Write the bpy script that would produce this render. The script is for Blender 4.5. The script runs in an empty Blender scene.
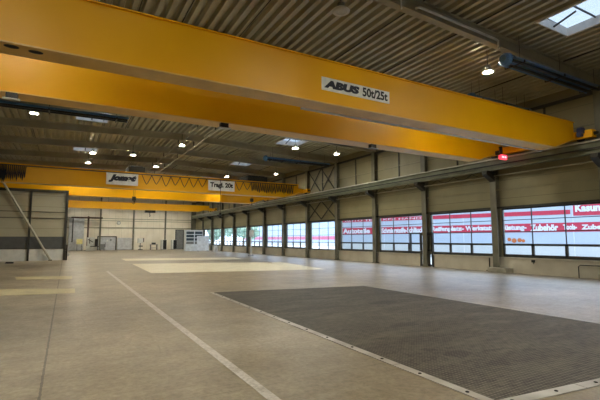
import bpy, bmesh, math, random
from mathutils import Vector, Matrix
random.seed(7)
C = bpy.context.scene.collection
SC = bpy.context.scene

# ------------------------------------------------------------------ materials
def lin(c):
    return tuple((v/12.92 if v <= .04045 else ((v+.055)/1.055)**2.4) for v in [x/255 for x in c]) + (1,)

def mat(name, rgb, rough=.6, metal=0, spec=.5, rgb2=None, scale=3.0, stretch=(1, 1, 1), bump=0, bscale=40, emit=None, estr=0, detail=6, lo=.35, hi=.65):
    m = bpy.data.materials.new(name); m.use_nodes = True
    nt = m.node_tree; b = nt.nodes['Principled BSDF']
    b.inputs['Base Color'].default_value = lin(rgb)
    b.inputs['Roughness'].default_value = rough
    b.inputs['Metallic'].default_value = metal
    b.inputs['Specular IOR Level'].default_value = spec
    geo = nt.nodes.new('ShaderNodeNewGeometry')
    mp = nt.nodes.new('ShaderNodeMapping'); mp.inputs['Scale'].default_value = stretch
    nt.links.new(geo.outputs['Position'], mp.inputs['Vector'])
    n = nt.nodes.new('ShaderNodeTexNoise'); n.inputs['Scale'].default_value = scale; n.inputs['Detail'].default_value = detail
    nt.links.new(mp.outputs[0], n.inputs['Vector'])
    if rgb2 is None:
        rgb2 = tuple(max(0, v*.9) for v in rgb)
    r = nt.nodes.new('ShaderNodeValToRGB')
    r.color_ramp.elements[0].position = lo; r.color_ramp.elements[1].position = hi
    r.color_ramp.elements[0].color = lin(rgb2); r.color_ramp.elements[1].color = lin(rgb)
    nt.links.new(n.outputs['Fac'], r.inputs[0]); nt.links.new(r.outputs[0], b.inputs['Base Color'])
    if bump:
        n2 = nt.nodes.new('ShaderNodeTexNoise'); n2.inputs['Scale'].default_value = bscale; n2.inputs['Detail'].default_value = 4
        nt.links.new(geo.outputs['Position'], n2.inputs['Vector'])
        bp = nt.nodes.new('ShaderNodeBump'); bp.inputs['Strength'].default_value = bump; bp.inputs['Distance'].default_value = .02
        nt.links.new(n2.outputs['Fac'], bp.inputs['Height']); nt.links.new(bp.outputs[0], b.inputs['Normal'])
    if emit:
        b.inputs['Emission Color'].default_value = lin(emit); b.inputs['Emission Strength'].default_value = estr
    return m

def N(nt, t, **kw):
    n = nt.nodes.new(t)
    for k, v in kw.items(): setattr(n, k, v)
    return n

def math_n(nt, op, a, b=None):
    n = N(nt, 'ShaderNodeMath', operation=op)
    for i, v in enumerate((a, b)):
        if v is None: continue
        if isinstance(v, (int, float)): n.inputs[i].default_value = v
        else: nt.links.new(v, n.inputs[i])
    return n.outputs[0]

def mixc(nt, f, a, b, blend='MIX'):
    n = N(nt, 'ShaderNodeMix', data_type='RGBA', blend_type=blend)
    if isinstance(f, (int, float)): n.inputs['Factor'].default_value = f
    else: nt.links.new(f, n.inputs['Factor'])
    for s, v in ((6, a), (7, b)):
        if isinstance(v, tuple): n.inputs[s].default_value = v
        else: nt.links.new(v, n.inputs[s])
    return n.outputs[2]

def noise(nt, vec, scale, detail=5, stretch=None, rough=.55):
    if stretch:
        mp = N(nt, 'ShaderNodeMapping'); mp.inputs['Scale'].default_value = stretch
        nt.links.new(vec, mp.inputs['Vector']); vec = mp.outputs[0]
    n = N(nt, 'ShaderNodeTexNoise'); n.inputs['Scale'].default_value = scale; n.inputs['Detail'].default_value = detail
    n.inputs['Roughness'].default_value = rough
    nt.links.new(vec, n.inputs['Vector'])
    return n.outputs['Fac']

def ramp(nt, v, stops):
    r = N(nt, 'ShaderNodeValToRGB')
    while len(r.color_ramp.elements) < len(stops): r.color_ramp.elements.new(.5)
    for e, (p, c) in zip(r.color_ramp.elements, stops):
        e.position = p; e.color = c if len(c) == 4 else lin(c)
    nt.links.new(v, r.inputs[0])
    return r.outputs[0]

W1 = (1, 1, 1, 1); K1 = (0, 0, 0, 1)

def floor_material():
    m = bpy.data.materials.new('concrete_floor'); m.use_nodes = True
    nt = m.node_tree; b = nt.nodes['Principled BSDF']
    geo = N(nt, 'ShaderNodeNewGeometry'); P = geo.outputs['Position']
    sx = N(nt, 'ShaderNodeSeparateXYZ'); nt.links.new(P, sx.inputs[0])
    base = ramp(nt, noise(nt, P, .35, 6), [(.35, FLOOR_A), (.65, FLOOR_B)])
    blot = ramp(nt, noise(nt, P, 1.6, 8, rough=.65), [(.32, (198, 190, 180)), (.66, (255, 255, 255))])
    c = mixc(nt, .75, base, blot, 'MULTIPLY')
    fine = ramp(nt, noise(nt, P, 14, 8, (1, 1.0, 1), .7), [(.34, (172, 166, 158)), (.60, (255, 255, 255))])
    c = mixc(nt, .65, c, fine, 'MULTIPLY')
    # scuff streaks
    st = ramp(nt, noise(nt, P, 2.2, 6, (.35, 3, 1)), [(.55, K1), (.8, W1)])
    c = mixc(nt, math_n(nt, 'MULTIPLY', st, .25), c, lin((190, 178, 158)))
    st2 = ramp(nt, noise(nt, P, 3.1, 6, (2.6, .5, 1)), [(.56, K1), (.85, W1)])
    c = mixc(nt, math_n(nt, 'MULTIPLY', st2, .35), c, lin((88, 76, 62)))
    # scratches
    wv = N(nt, 'ShaderNodeTexVoronoi', feature='DISTANCE_TO_EDGE'); wv.inputs['Scale'].default_value = .9
    mpv = N(nt, 'ShaderNodeMapping'); mpv.inputs['Scale'].default_value = (1.5, .5, 1); mpv.inputs['Rotation'].default_value = (0, 0, .6)
    nt.links.new(P, mpv.inputs['Vector']); nt.links.new(mpv.outputs[0], wv.inputs['Vector'])
    cr = ramp(nt, wv.outputs['Distance'], [(.0, W1), (.012, K1)])
    cr = math_n(nt, 'MULTIPLY', cr, ramp(nt, noise(nt, P, .8, 3), [(.5, K1), (.62, W1)]))
    c = mixc(nt, math_n(nt, 'MULTIPLY', cr, .25), c, lin((70, 60, 50)))
    # slab joints
    def joint(v, pos, w):
        d = math_n(nt, 'ABSOLUTE', math_n(nt, 'SUBTRACT', v, pos))
        return math_n(nt, 'LESS_THAN', d, w)
    wob = math_n(nt, 'ADD', sx.outputs['X'], math_n(nt, 'MULTIPLY', noise(nt, P, 6, 3), .03))
    j = joint(wob, -.155, .014)
    for xx in (-5.1, 4.9, 9.9, 14.9):
        if xx > 5: j = math_n(nt, 'MAXIMUM', j, joint(wob, xx, .008))
    jy = math_n(nt, 'MAXIMUM', joint(sx.outputs['Y'], 20.3, .012), joint(sx.outputs['Y'], 4.62, .006))
    j = math_n(nt, 'MAXIMUM', j, math_n(nt, 'MULTIPLY', jy, .4))
    c = mixc(nt, math_n(nt, 'MULTIPLY', j, .75), c, lin((52, 44, 36)))
    nt.links.new(c, b.inputs['Base Color'])
    rr = ramp(nt, noise(nt, P, 5, 5), [(.3, (FLOOR_R[0],)*3 + (1,)), (.7, (FLOOR_R[1],)*3 + (1,))])
    nt.links.new(rr, b.inputs['Roughness'])
    b.inputs['Specular IOR Level'].default_value = .75
    bp = N(nt, 'ShaderNodeBump'); bp.inputs['Strength'].default_value = .3; bp.inputs['Distance'].default_value = .01
    nt.links.new(noise(nt, P, 14, 8), bp.inputs['Height']); nt.links.new(bp.outputs[0], b.inputs['Normal'])
    return m

def chequer_material():
    m = bpy.data.materials.new('chequer_plate_steel'); m.use_nodes = True
    nt = m.node_tree; b = nt.nodes['Principled BSDF']
    geo = N(nt, 'ShaderNodeNewGeometry'); P = geo.outputs['Position']
    sx = N(nt, 'ShaderNodeSeparateXYZ'); nt.links.new(P, sx.inputs[0])
    # raised lozenges, alternating diagonal directions
    k = 2*math.pi/.11
    u = math_n(nt, 'MULTIPLY', math_n(nt, 'ADD', sx.outputs['X'], sx.outputs['Y']), k)
    v = math_n(nt, 'MULTIPLY', math_n(nt, 'SUBTRACT', sx.outputs['X'], sx.outputs['Y']), k)
    h = math_n(nt, 'MULTIPLY', math_n(nt, 'SINE', u), math_n(nt, 'SINE', v))
    h = math_n(nt, 'SMOOTH_MAX', h, 0.0)
    base = ramp(nt, noise(nt, P, .8, 7, (1, 1.6, 1), .65), [(.3, PLATE_A), (.7, PLATE_B)])
    fine = ramp(nt, noise(nt, P, 9, 6), [(.36, (120, 115, 110)), (.6, (255, 255, 255))])
    c = mixc(nt, .7, base, fine, 'MULTIPLY')
    wear = ramp(nt, noise(nt, P, 1.1, 6, (.6, 2, 1)), [(.5, K1), (.7, W1)])
    c = mixc(nt, math_n(nt, 'MULTIPLY', wear, .35), c, lin((128, 118, 104)))
    oil = ramp(nt, noise(nt, P, 2.0, 4, (.8, 2.4, 1)), [(.60, K1), (.66, W1)])
    c = mixc(nt, math_n(nt, 'MULTIPLY', oil, .75), c, lin((40, 36, 32)))
    for ox, oy, rx, ry in OIL:
        dx = math_n(nt, 'DIVIDE', math_n(nt, 'SUBTRACT', sx.outputs['X'], ox), rx); dy = math_n(nt, 'DIVIDE', math_n(nt, 'SUBTRACT', sx.outputs['Y'], oy), ry)
        q = math_n(nt, 'ADD', math_n(nt, 'MULTIPLY', dx, dx), math_n(nt, 'MULTIPLY', dy, dy))
        q = math_n(nt, 'ADD', q, math_n(nt, 'MULTIPLY', math_n(nt, 'SUBTRACT', noise(nt, P, 7, 5), .5), 3.0))
        sp_ = ramp(nt, q, [(.6, W1), (1.0, K1)])
        c = mixc(nt, math_n(nt, 'MULTIPLY', sp_, .8), c, lin((34, 30, 27)))
    c = mixc(nt, math_n(nt, 'MULTIPLY', h, .5), c, lin((146, 137, 126)))
    # sheet seams
    for pos in (5.35, 7.9, 10.4):
        d = math_n(nt, 'ABSOLUTE', math_n(nt, 'SUBTRACT', sx.outputs['Y'], pos))
        c = mixc(nt, math_n(nt, 'MULTIPLY', math_n(nt, 'LESS_THAN', d, .012), .4), c, lin((40, 36, 32)))
    nt.links.new(c, b.inputs['Base Color'])
    b.inputs['Roughness'].default_value = .6; b.inputs['Specular IOR Level'].default_value = .28
    bp = N(nt, 'ShaderNodeBump'); bp.inputs['Strength'].default_value = .6; bp.inputs['Distance'].default_value = .006
    nt.links.new(h, bp.inputs['Height']); nt.links.new(bp.outputs[0], b.inputs['Normal'])
    return m

def worn_paint(name, paint, under, amt, seed=0., sc=2.5):
    m = bpy.data.materials.new(name); m.use_nodes = True
    nt = m.node_tree; b = nt.nodes['Principled BSDF']
    geo = N(nt, 'ShaderNodeNewGeometry'); P = geo.outputs['Position']
    f = ramp(nt, noise(nt, P, sc, 8, None, .7), [(amt-.12, K1), (amt+.12, W1)])
    g = ramp(nt, noise(nt, P, 20, 6), [(.35, (200, 200, 200)), (.6, (255, 255, 255))])
    c = mixc(nt, f, lin(under), lin(paint))
    c = mixc(nt, .6, c, g, 'MULTIPLY')
    nt.links.new(c, b.inputs['Base Color']); b.inputs['Roughness'].default_value = .5
    return m

def panel_material(name, a, b_, seam, axis, pitch, rough=.5, rib=0, ribpitch=.25):
    """sheet panel cladding: seams along one axis, slight dirt"""
    m = bpy.data.materials.new(name); m.use_nodes = True
    nt = m.node_tree; b = nt.nodes['Principled BSDF']
    geo = N(nt, 'ShaderNodeNewGeometry'); P = geo.outputs['Position']
    sx = N(nt, 'ShaderNodeSeparateXYZ'); nt.links.new(P, sx.inputs[0])
    c = ramp(nt, noise(nt, P, .7, 6), [(.35, a), (.65, b_)])
    def seams(v, p, w):
        q = math_n(nt, 'FRACT', math_n(nt, 'DIVIDE', math_n(nt, 'ADD', v, 100.0), p))
        return math_n(nt, 'LESS_THAN', q, w/p)
    v = sx.outputs[axis]
    c = mixc(nt, math_n(nt, 'MULTIPLY', seams(v, pitch, .025), .55), c, lin(seam))
    nt.links.new(c, b.inputs['Base Color']); b.inputs['Roughness'].default_value = rough
    if rib:
        s = math_n(nt, 'SINE', math_n(nt, 'MULTIPLY', v, 2*math.pi/ribpitch))
        bp = N(nt, 'ShaderNodeBump'); bp.inputs['Strength'].default_value = rib; bp.inputs['Distance'].default_value = .02
        nt.links.new(s, bp.inputs['Height']); nt.links.new(bp.outputs[0], b.inputs['Normal'])
    return m

def glass_material(name, tint=(.92, .96, .97, 1), gl=.06):
    m = bpy.data.materials.new(name); m.use_nodes = True
    nt = m.node_tree; nt.nodes.clear()
    o = N(nt, 'ShaderNodeOutputMaterial'); t = N(nt, 'ShaderNodeBsdfTransparent'); g = N(nt, 'ShaderNodeBsdfGlossy')
    t.inputs['Color'].default_value = tint; g.inputs['Roughness'].default_value = .03
    fr = N(nt, 'ShaderNodeFresnel'); ge = N(nt, 'ShaderNodeNewGeometry')
    ior = math_n(nt, 'ADD', math_n(nt, 'MULTIPLY', ge.outputs['Backfacing'], 1/1.45-1.45), 1.45)   # both faces of the pane act as air to glass
    nt.links.new(ior, fr.inputs['IOR'])
    mx = N(nt, 'ShaderNodeMixShader')
    nt.links.new(fr.outputs[0], mx.inputs[0]); nt.links.new(t.outputs[0], mx.inputs[1]); nt.links.new(g.outputs[0], mx.inputs[2])
    nt.links.new(mx.outputs[0], o.inputs[0])
    return m

# tunables
FLOOR_A, FLOOR_B, FLOOR_R = (152, 138, 116), (182, 167, 144), (.35, .43)
PLATE_A, PLATE_B = (60, 54, 48), (92, 84, 75)
LAMP = 540.0
SKY = 4.4
OIL = ((5.18, 4.42, .26, .17), (5.34, 3.82, .22, .13), (5.0, 4.8, .12, .1), (7.6, 8.9, .5, .25), (6.0, 6.4, .4, .2))

M = {}
M['floor'] = floor_material()
M['chequer'] = chequer_material()
M['line'] = worn_paint('worn_line_paint', (208, 200, 196), (172, 160, 148), .38)
M['cream'] = worn_paint('cream_screed', (232, 222, 198), (212, 200, 174), .40, sc=1.2)
M['yellowpatch'] = worn_paint('pale_yellow_floor_paint', (200, 188, 146), (176, 163, 130), .42, sc=1.8)
M['frame_steel'] = mat('bare_steel_frame', (205, 200, 194), .42, .35, rgb2=(168, 162, 155), scale=2.2)
M['bolt'] = mat('dark_bolt', (52, 48, 44), .5, .6)
M['yellow'] = mat('crane_yellow_paint', (242, 178, 0), .40, spec=.3, rgb2=(234, 168, 0), scale=.5)
M['under'] = mat('crane_flange_lit_yellow', (228, 184, 92), .42, rgb2=(212, 168, 84), scale=1.2)  # paler than the web: window light on the underside put into the colour
M['wall'] = panel_material('beige_wall_panels', (130, 124, 96), (142, 135, 106), (76, 71, 55), 2, .98, .45)
M['sill'] = mat('grey_beige_plinth', (204, 198, 184), .6, rgb2=(188, 181, 166), scale=1.1)
M['ledge'] = mat('pale_sill_ledge', (200, 196, 184), .5)
M['farwall'] = panel_material('far_wall_panels', (226, 216, 200), (236, 228, 214), (150, 142, 130), 0, 1.0, .55, .15, .25)
M['deck'] = mat('trapezoid_deck_sheet', (184, 180, 158), .42, .1, rgb2=(168, 163, 140), scale=.8)
M['rafter'] = mat('rafter_paint', (168, 164, 146), .5, rgb2=(152, 148, 130), scale=1.0)
M['column'] = mat('column_paint', (116, 114, 100), .42, rgb2=(98, 96, 84), scale=1.6)
M['rail'] = mat('runway_beam_paint', (122, 126, 108), .42, rgb2=(102, 108, 92), scale=1.4)
M['steel'] = mat('worn_rail_steel', (180, 178, 170), .35, .7)
M['dark'] = mat('dark_gray_frame', (58, 58, 56), .5, rgb2=(48, 48, 46))
M['black'] = mat('black_plastic', (14, 14, 16), .5)
M['blackcable'] = mat('black_cable', (22, 19, 16), .6)
M['brown'] = mat('brown_cable', (66, 48, 28), .6)
M['white'] = mat('white_paint', (226, 226, 222), .45)
M['signwhite'] = mat('white_sign_plate', (240, 240, 236), .3)
M['navy'] = mat('navy_lettering', (22, 24, 46), .5)
M['blackink'] = mat('black_lettering', (20, 20, 20), .5)
M['red'] = mat('red_banner', (178, 40, 62), .6, rgb2=(170, 36, 58))
M['whiteink'] = mat('white_lettering', (212, 210, 208), .6)
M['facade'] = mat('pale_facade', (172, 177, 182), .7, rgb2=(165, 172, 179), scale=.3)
M['hazewall'] = mat('far_wall_haze_paled', (196, 206, 216), .8)  # haze and overexposure outside put into the wall colour
M['hazered'] = mat('far_red_stripe_haze_paled', (214, 110, 130), .7)  # red washed out to pink, the haze is in the colour
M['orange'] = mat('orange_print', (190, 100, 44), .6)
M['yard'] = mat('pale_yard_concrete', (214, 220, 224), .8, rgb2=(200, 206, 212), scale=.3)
M['blue'] = mat('heater_hood_sky_tint', (84, 128, 176), .28, .25, rgb2=(70, 110, 158))  # blue of the reflected skylight put into the hood colour
M['tube'] = mat('heater_dark_tube', (28, 30, 36), .4, .3)
M['motorblue'] = mat('motor_blue', (30, 44, 92), .45)
M['lamphousing'] = mat('lamp_grey_housing', (120, 118, 108), .4, .3)
M['lampshade'] = mat('lamp_pale_shade', (205, 205, 196), .4)
M['lens'] = mat('lamp_lens_glow', (255, 252, 236), .4, emit=(255, 250, 226), estr=LAMP)
M['lensoff'] = mat('lamp_lens_unlit', (205, 208, 204), .25)
M['redled'] = mat('red_display', (230, 60, 70), .4, emit=(255, 70, 90), estr=1.6)
M['pinkled'] = mat('pink_digits', (255, 190, 200), .4, emit=(255, 200, 205), estr=2.0)
M['glass'] = glass_material('window_glass', (.97, .98, .98, 1))
M['bluetint'] = glass_material('blue_tinted_window_glass', (.86, .92, 1.0, 1))
M['skyglass'] = glass_material('skylight_glazing', (.5, .53, .56, 1))
M['curb'] = mat('white_skylight_curb', (222, 216, 208), .5)
M['concrete'] = mat('pedestal_concrete', (168, 162, 148), .75, rgb2=(146, 140, 126), scale=3, bump=.2)
M['grey'] = mat('light_gray_panel', (200, 202, 208), .5)
M['midgrey'] = mat('mid_gray_panel', (128, 130, 132), .5)
M['partition'] = panel_material('partition_sheet', (172, 168, 148), (182, 178, 158), (84, 80, 68), 2, .9, .5)
M['partdark'] = mat('partition_dark_band', (92, 94, 96), .4, rgb2=(84, 86, 88))
M['partlow'] = mat('partition_light_base', (232, 233, 231), .5, rgb2=(220, 222, 220))
M['boothwhite'] = mat('booth_white_frame', (236, 242, 250), .45)
M['boothpane'] = mat('booth_dark_pane', (72, 84, 92), .15)
M['brass'] = mat('warm_yellow_board', (244, 232, 160), .5)
M['foliage'] = mat('glare_paled_foliage', (172, 190, 160), .8, rgb2=(120, 146, 118), scale=1.3)  # green lightened, overexposed daylight put into the leaf colour
M['bark'] = mat('tree_bark', (96, 82, 66), .8)
M['pole'] = mat('galvanised_tube', (190, 186, 170), .4, .3)
M['hookred'] = mat('hook_block_dark', (38, 34, 30), .5)
M['maroon'] = mat('dark_red_brown_mast', (70, 44, 34), .5)

# ------------------------------------------------------------------ mesh builder
def wloc(o):
    v = Vector((0, 0, 0))
    while o is not None:
        v += o.location; o = o.parent
    return v

class MB:
    def __init__(s): s.bm = bmesh.new()
    def box(s, x0, x1, y0, y1, z0, z1):
        v = [s.bm.verts.new(p) for p in ((x0,y0,z0),(x1,y0,z0),(x1,y1,z0),(x0,y1,z0),(x0,y0,z1),(x1,y0,z1),(x1,y1,z1),(x0,y1,z1))]
        for f in ((0,3,2,1),(4,5,6,7),(0,1,5,4),(1,2,6,5),(2,3,7,6),(3,0,4,7)): s.bm.faces.new([v[i] for i in f])
        return s
    def prism(s, pts, d):
        """closed polygon (3-D points) swept by vector d"""
        a = [s.bm.verts.new(p) for p in pts]; b = [s.bm.verts.new(Vector(p)+Vector(d)) for p in pts]
        n = len(a)
        s.bm.faces.new(a[::-1]); s.bm.faces.new(b)
        for i in range(n): s.bm.faces.new((a[i], a[(i+1) % n], b[(i+1) % n], b[i]))
        return s
    def tube(s, pts, r, seg=8, cap=True):
        pts = [Vector(p) for p in pts]; rings = []
        for i, p in enumerate(pts):
            t = (pts[min(i+1, len(pts)-1)] - pts[max(i-1, 0)]).normalized()
            u = t.cross(Vector((0, 0, 1)))
            if u.length < 1e-3: u = t.cross(Vector((0, 1, 0)))
            u.normalize(); w = u.cross(t)
            rr = r[i] if isinstance(r, (list, tuple)) else r
            rings.append([s.bm.verts.new(p + (u*math.cos(2*math.pi*k/seg) + w*math.sin(2*math.pi*k/seg))*rr) for k in range(seg)])
        for a, b in zip(rings, rings[1:]):
            for k in range(seg): s.bm.faces.new((a[k], a[(k+1) % seg], b[(k+1) % seg], b[k]))
        if cap: s.bm.faces.new(rings[0][::-1]); s.bm.faces.new(rings[-1])
        return s
    def lathe(s, c, prof, seg=20):
        """profile of (radius, z) about the vertical axis through c"""
        rings = [[s.bm.verts.new((c[0]+r*math.cos(2*math.pi*k/seg), c[1]+r*math.sin(2*math.pi*k/seg), c[2]+z)) for k in range(seg)] for r, z in prof]
        for a, b in zip(rings, rings[1:]):
            for k in range(seg): s.bm.faces.new((a[k], a[(k+1) % seg], b[(k+1) % seg], b[k]))
        s.bm.faces.new(rings[0][::-1]); s.bm.faces.new(rings[-1])
        return s
    def ibeam(s, a, b, up, h, w, tf=.02, tw=.012):
        """I-section from a to b, a/b on the axis of the bottom face"""
        a, b, up = Vector(a), Vector(b), Vector(up).normalized()
        d = b-a; sd = d.cross(up).normalized()
        def bar(o0, o1, z0, z1):
            pts = [a+sd*o0+up*z0, a+sd*o1+up*z0, a+sd*o1+up*z1, a+sd*o0+up*z1]
            s.prism(pts, d)
        bar(-w/2, w/2, 0, tf); bar(-tw/2, tw/2, tf, h-tf); bar(-w/2, w/2, h-tf, h)
        return s
    def build(s, name, material, parent=None, smooth=False, bevel=0):
        bmesh.ops.recalc_face_normals(s.bm, faces=s.bm.faces)
        if bevel:
            bmesh.ops.bevel(s.bm, geom=list(s.bm.edges), offset=bevel, segments=2, affect='EDGES', profile=.6)
        me = bpy.data.meshes.new(name)
        if parent is not None:
            off = wloc(parent)
            bmesh.ops.translate(s.bm, verts=s.bm.verts, vec=-off)
        s.bm.to_mesh(me); s.bm.free(); me.materials.append(material)
        if smooth:
            for p in me.polygons: p.use_smooth = True
        o = bpy.data.objects.new(name, me); C.objects.link(o)
        if parent is not None: o.parent = parent
        return o

def tag(o, label=None, cat=None, group=None, kind=None):
    if label: o['label'] = label
    if cat: o['category'] = cat
    if group: o['group'] = group
    if kind: o['kind'] = kind
    return o

def thing(name, label, cat, loc, group=None):
    o = bpy.data.objects.new(name, None); C.objects.link(o)
    o.location = loc; o.empty_display_size = .2
    return tag(o, label, cat, group)

def struct(o, label=None):
    o['kind'] = 'structure'
    if label: o['label'] = label
    return o

def children(o): return [c for c in bpy.data.objects if c.parent == o]

def dup(root, loc, label=None):
    r = root.copy(); C.objects.link(r); r.location = loc
    if label: r['label'] = label
    for ch in children(root):
        c = ch.copy(); C.objects.link(c); c.parent = r
        for g in children(ch):
            d = g.copy(); C.objects.link(d); d.parent = c
    return r

def text(name, body, size, loc, rot, material, parent=None, width=None, shear=0, offset=0, height=None, label=None):
    """one line of lettering, scaled to a given width and cap height; loc = lower left corner"""
    cu = bpy.data.curves.new(name, 'FONT'); cu.body = body; cu.size = 1; cu.shear = shear; cu.offset = offset
    cu.extrude = .004; cu.resolution_u = 3
    o = bpy.data.objects.new(name, cu); C.objects.link(o)
    bpy.context.view_layer.update()
    dg = bpy.context.evaluated_depsgraph_get()
    me = bpy.data.meshes.new_from_object(o.evaluated_get(dg))
    bpy.data.objects.remove(o); bpy.data.curves.remove(cu)
    xs = [v.co.x for v in me.vertices]; ys = [v.co.y for v in me.vertices]
    w, h = max(xs)-min(xs), max(ys)-min(ys)
    kx = width/w if width else size; ky = height/h if height else (kx if not size else size)
    x0, y0 = min(xs), min(ys)
    for v in me.vertices:
        v.co = Vector(((v.co.x-x0)*kx, (v.co.y-y0)*ky, v.co.z))
    R = Matrix.Rotation(rot[2], 4, 'Z') @ Matrix.Rotation(rot[1], 4, 'Y') @ Matrix.Rotation(rot[0], 4, 'X')
    off = wloc(parent) if parent else Vector((0, 0, 0))
    me.transform(Matrix.Translation(Vector(loc)-off) @ R)
    me.materials.clear(); me.materials.append(material)
    m = bpy.data.objects.new(name, me); C.objects.link(m)
    if parent: m.parent = parent
    if label: m['label'] = label
    return m
PI = math.pi
FACE_Y = (PI/2, 0, 0)                     # lettering that faces -Y and reads along +X

# ------------------------------------------------------------------ setting
XL, XR, YB, YF = -6.5, 20.27, -12.0, 74.4
RIDGE = 7.5
def raft(x): return 8.75 - .034*abs(x-RIDGE)         # underside of rafter
RD = .46                                             # rafter depth
def deckz(x): return raft(x) + RD
cols_far = [14.41+5*k for k in range(-5, 12)]
cols_far[4] = 9.12        # far edge of each column flange
CW = .36

struct(MB().box(XL-.3, 20.5, YB-.3, YF+.3, -.25, 0).build('floor', M['floor']), 'worn tan concrete hall floor')
struct(MB().box(XL-.3, XL, YB-.3, YF+.3, 0, 8.9).build('wall_left', M['wall']))
struct(MB().box(XL, 20.5, YB-.3, YB, 0, 9.3).build('wall_back', M['wall']))
struct(MB().box(XL, 20.5, YF, YF+.3, 0, 9.3).build('wall_far', M['farwall']), 'pale far gable wall')

# right wall with window strip
w = MB()
DOOR_Y0, DOOR_Y1 = 18.75, 19.86
w.box(XR, 20.5, YB, DOOR_Y0, 0, .78).box(XR, 20.5, DOOR_Y1, YF, 0, .78).box(XR, 20.5, YB, YF, 3.36, 8.9)
for f in cols_far:
    w.box(XR, 20.5, f-CW-.06, f+.06, .78, 3.36)
w.box(XR, 20.5, YB, cols_far[0]-CW-.06, .78, 3.36)
w.box(XR, 20.5, 69.47, YF, .78, 3.36)
wall_right = struct(w.build('wall_right', M['wall']), 'beige panelled window wall')
# plinth facing and ledge, broken at the door
p = MB(); p.box(XR-.03, XR, YB, DOOR_Y0, 0, .74).box(XR-.03, XR, DOOR_Y1, YF, 0, .74)
struct(p.build('baseboard_right', M['sill']), 'grey plinth under the windows')
p = MB(); p.box(XR-.09, XR+.05, YB, DOOR_Y0, .74, .80).box(XR-.09, XR+.05, DOOR_Y1, YF, .74, .80)
struct(p.build('trim_1', M['ledge']), 'pale window ledge')
p = MB(); p.box(XR-.10, XR, YB, YF, 3.36, 3.46)
struct(p.build('trim_2', M['dark']), 'dark head rail above the windows')
p = MB(); p.box(XR-.12, XR, YB, YF, 8.18, 8.32)
struct(p.build('trim_3', M['dark']), 'dark eaves beam')
p = MB()
for f in cols_far[:-1]:
    if f > 6: p.box(XR-.06, XR, f+2.25, f+2.33, 5.6, 8.2)
struct(p.build('trim_4', M['dark']), 'thin dark posts between the columns')
p = MB()
for z in (4.35, 6.9): p.box(XR-.05, XR, YB, YF, z, z+.07)
struct(p.build('trim_5', M['wall']), 'horizontal wall girts')

# windows: one per bay
wi = 0
for k, f in enumerate(cols_far[:-1]):
    y0, y1 = f+.06, cols_far[k+1]-CW-.06
    wi += 1
    braced = abs(f-29.41) < .1
    g = MB(); X0, X1 = XR+.02, XR+.10
    door_bay = abs(f-19.41) < .1
    # outer frame
    g.box(X0, X1, y0, y1, .80, .88).box(X0, X1, y0, y1, 3.28, 3.36).box(X0, X1, y0, y0+.05, .88, 3.28).box(X0, X1, y1-.05, y1, .88, 3.28)
    for i in (1, 2):
        ym = y0+(y1-y0)*i/3
        g.box(X0+.02, X1-.02, ym-.022, ym+.022, 1.5, 3.28)
        hw = .065 if not braced else .022
        g.box(X0-.01, X1, ym-hw, ym+hw, .88, 1.5)
    for z in (2.12, 2.73): g.box(X0+.02, X1-.02, y0, y1, z-.018, z+.018)
    hw = .055 if not braced else .02
    g.box(X0-.01, X1, y0, y1, 1.45-hw, 1.45+hw)
    if not braced:
        g.box(X0-.01, X1, y0, y1, .86, .95)
        for i in (0, 3):
            ym = y0+(y1-y0)*i/3 + (.05 if i == 0 else -.05)
            g.box(X0-.01, X1, ym-.05, ym+.05, .88, 1.5)
    wo = struct(g.build('window_%d' % wi, M['dark']), None)
    MB().box(XR+.055, XR+.063, y0+.01, y1-.01, .82, 1.45).build('glass', M['glass'], wo)
    MB().box(XR+.055, XR+.063, y0+.01, y1-.01, 1.451, 3.34).build('glass', M['bluetint'], wo)

# door set behind the second column, with sidelight frame
d = MB(); X0, X1 = XR-.10, XR+.02
for a, b, z0, z1 in ((DOOR_Y0, DOOR_Y0+.07, 0, 2.12), (DOOR_Y1-.07, DOOR_Y1, 0, 2.12), (DOOR_Y0, 20.75, 2.08, 2.17), (20.68, 20.75, .8, 2.12)):
    d.box(X0, X1, a, b, z0, z1)
door = struct(d.build('door_1', M['dark']), 'dark framed glazed exit door beside a column')
l = MB()
for a, b, z0, z1 in ((DOOR_Y0+.07, DOOR_Y0+.15, .02, 2.08), (DOOR_Y1-.15, DOOR_Y1-.07, .02, 2.08), (DOOR_Y0+.15, DOOR_Y1-.15, .02, .14), (DOOR_Y0+.15, DOOR_Y1-.15, 1.98, 2.08), (DOOR_Y0+.15, DOOR_Y1-.15, 1.0, 1.06)):
    l.box(X0+.02, X1-.04, a, b, z0, z1)
leaf = l.build('door_leaf', M['dark'], door)
MB().box(X0+.045, X0+.052, DOOR_Y0+.13, DOOR_Y1-.13, .12, 2.0).build('glass', M['glass'], leaf)
MB().tube([(X0-.02, DOOR_Y1-.11, 1.0), (X0-.07, DOOR_Y1-.11, 1.0), (X0-.07, DOOR_Y1-.24, 1.0)], .012).build('handle', M['steel'], leaf)

# far wall posts and girts
p = MB()
for x in (-.2, 4.78, 9.8, 14.98): p.box(x-.12, x+.12, YF-.22, YF, 0, raft(x))
p.box(XR-.8, XR, YF-.3, YF, 0, raft(20))
struct(p.build('trim_6', M['column']), 'grey posts on the far wall')
p = MB()
for z, hh in ((5.12, .06), (4.78, .05), (3.62, .11)): p.box(XL, XR, YF-.1, YF, z-hh, z+hh)
struct(p.build('trim_7', M['rafter']), 'horizontal girts on the far wall')

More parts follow.
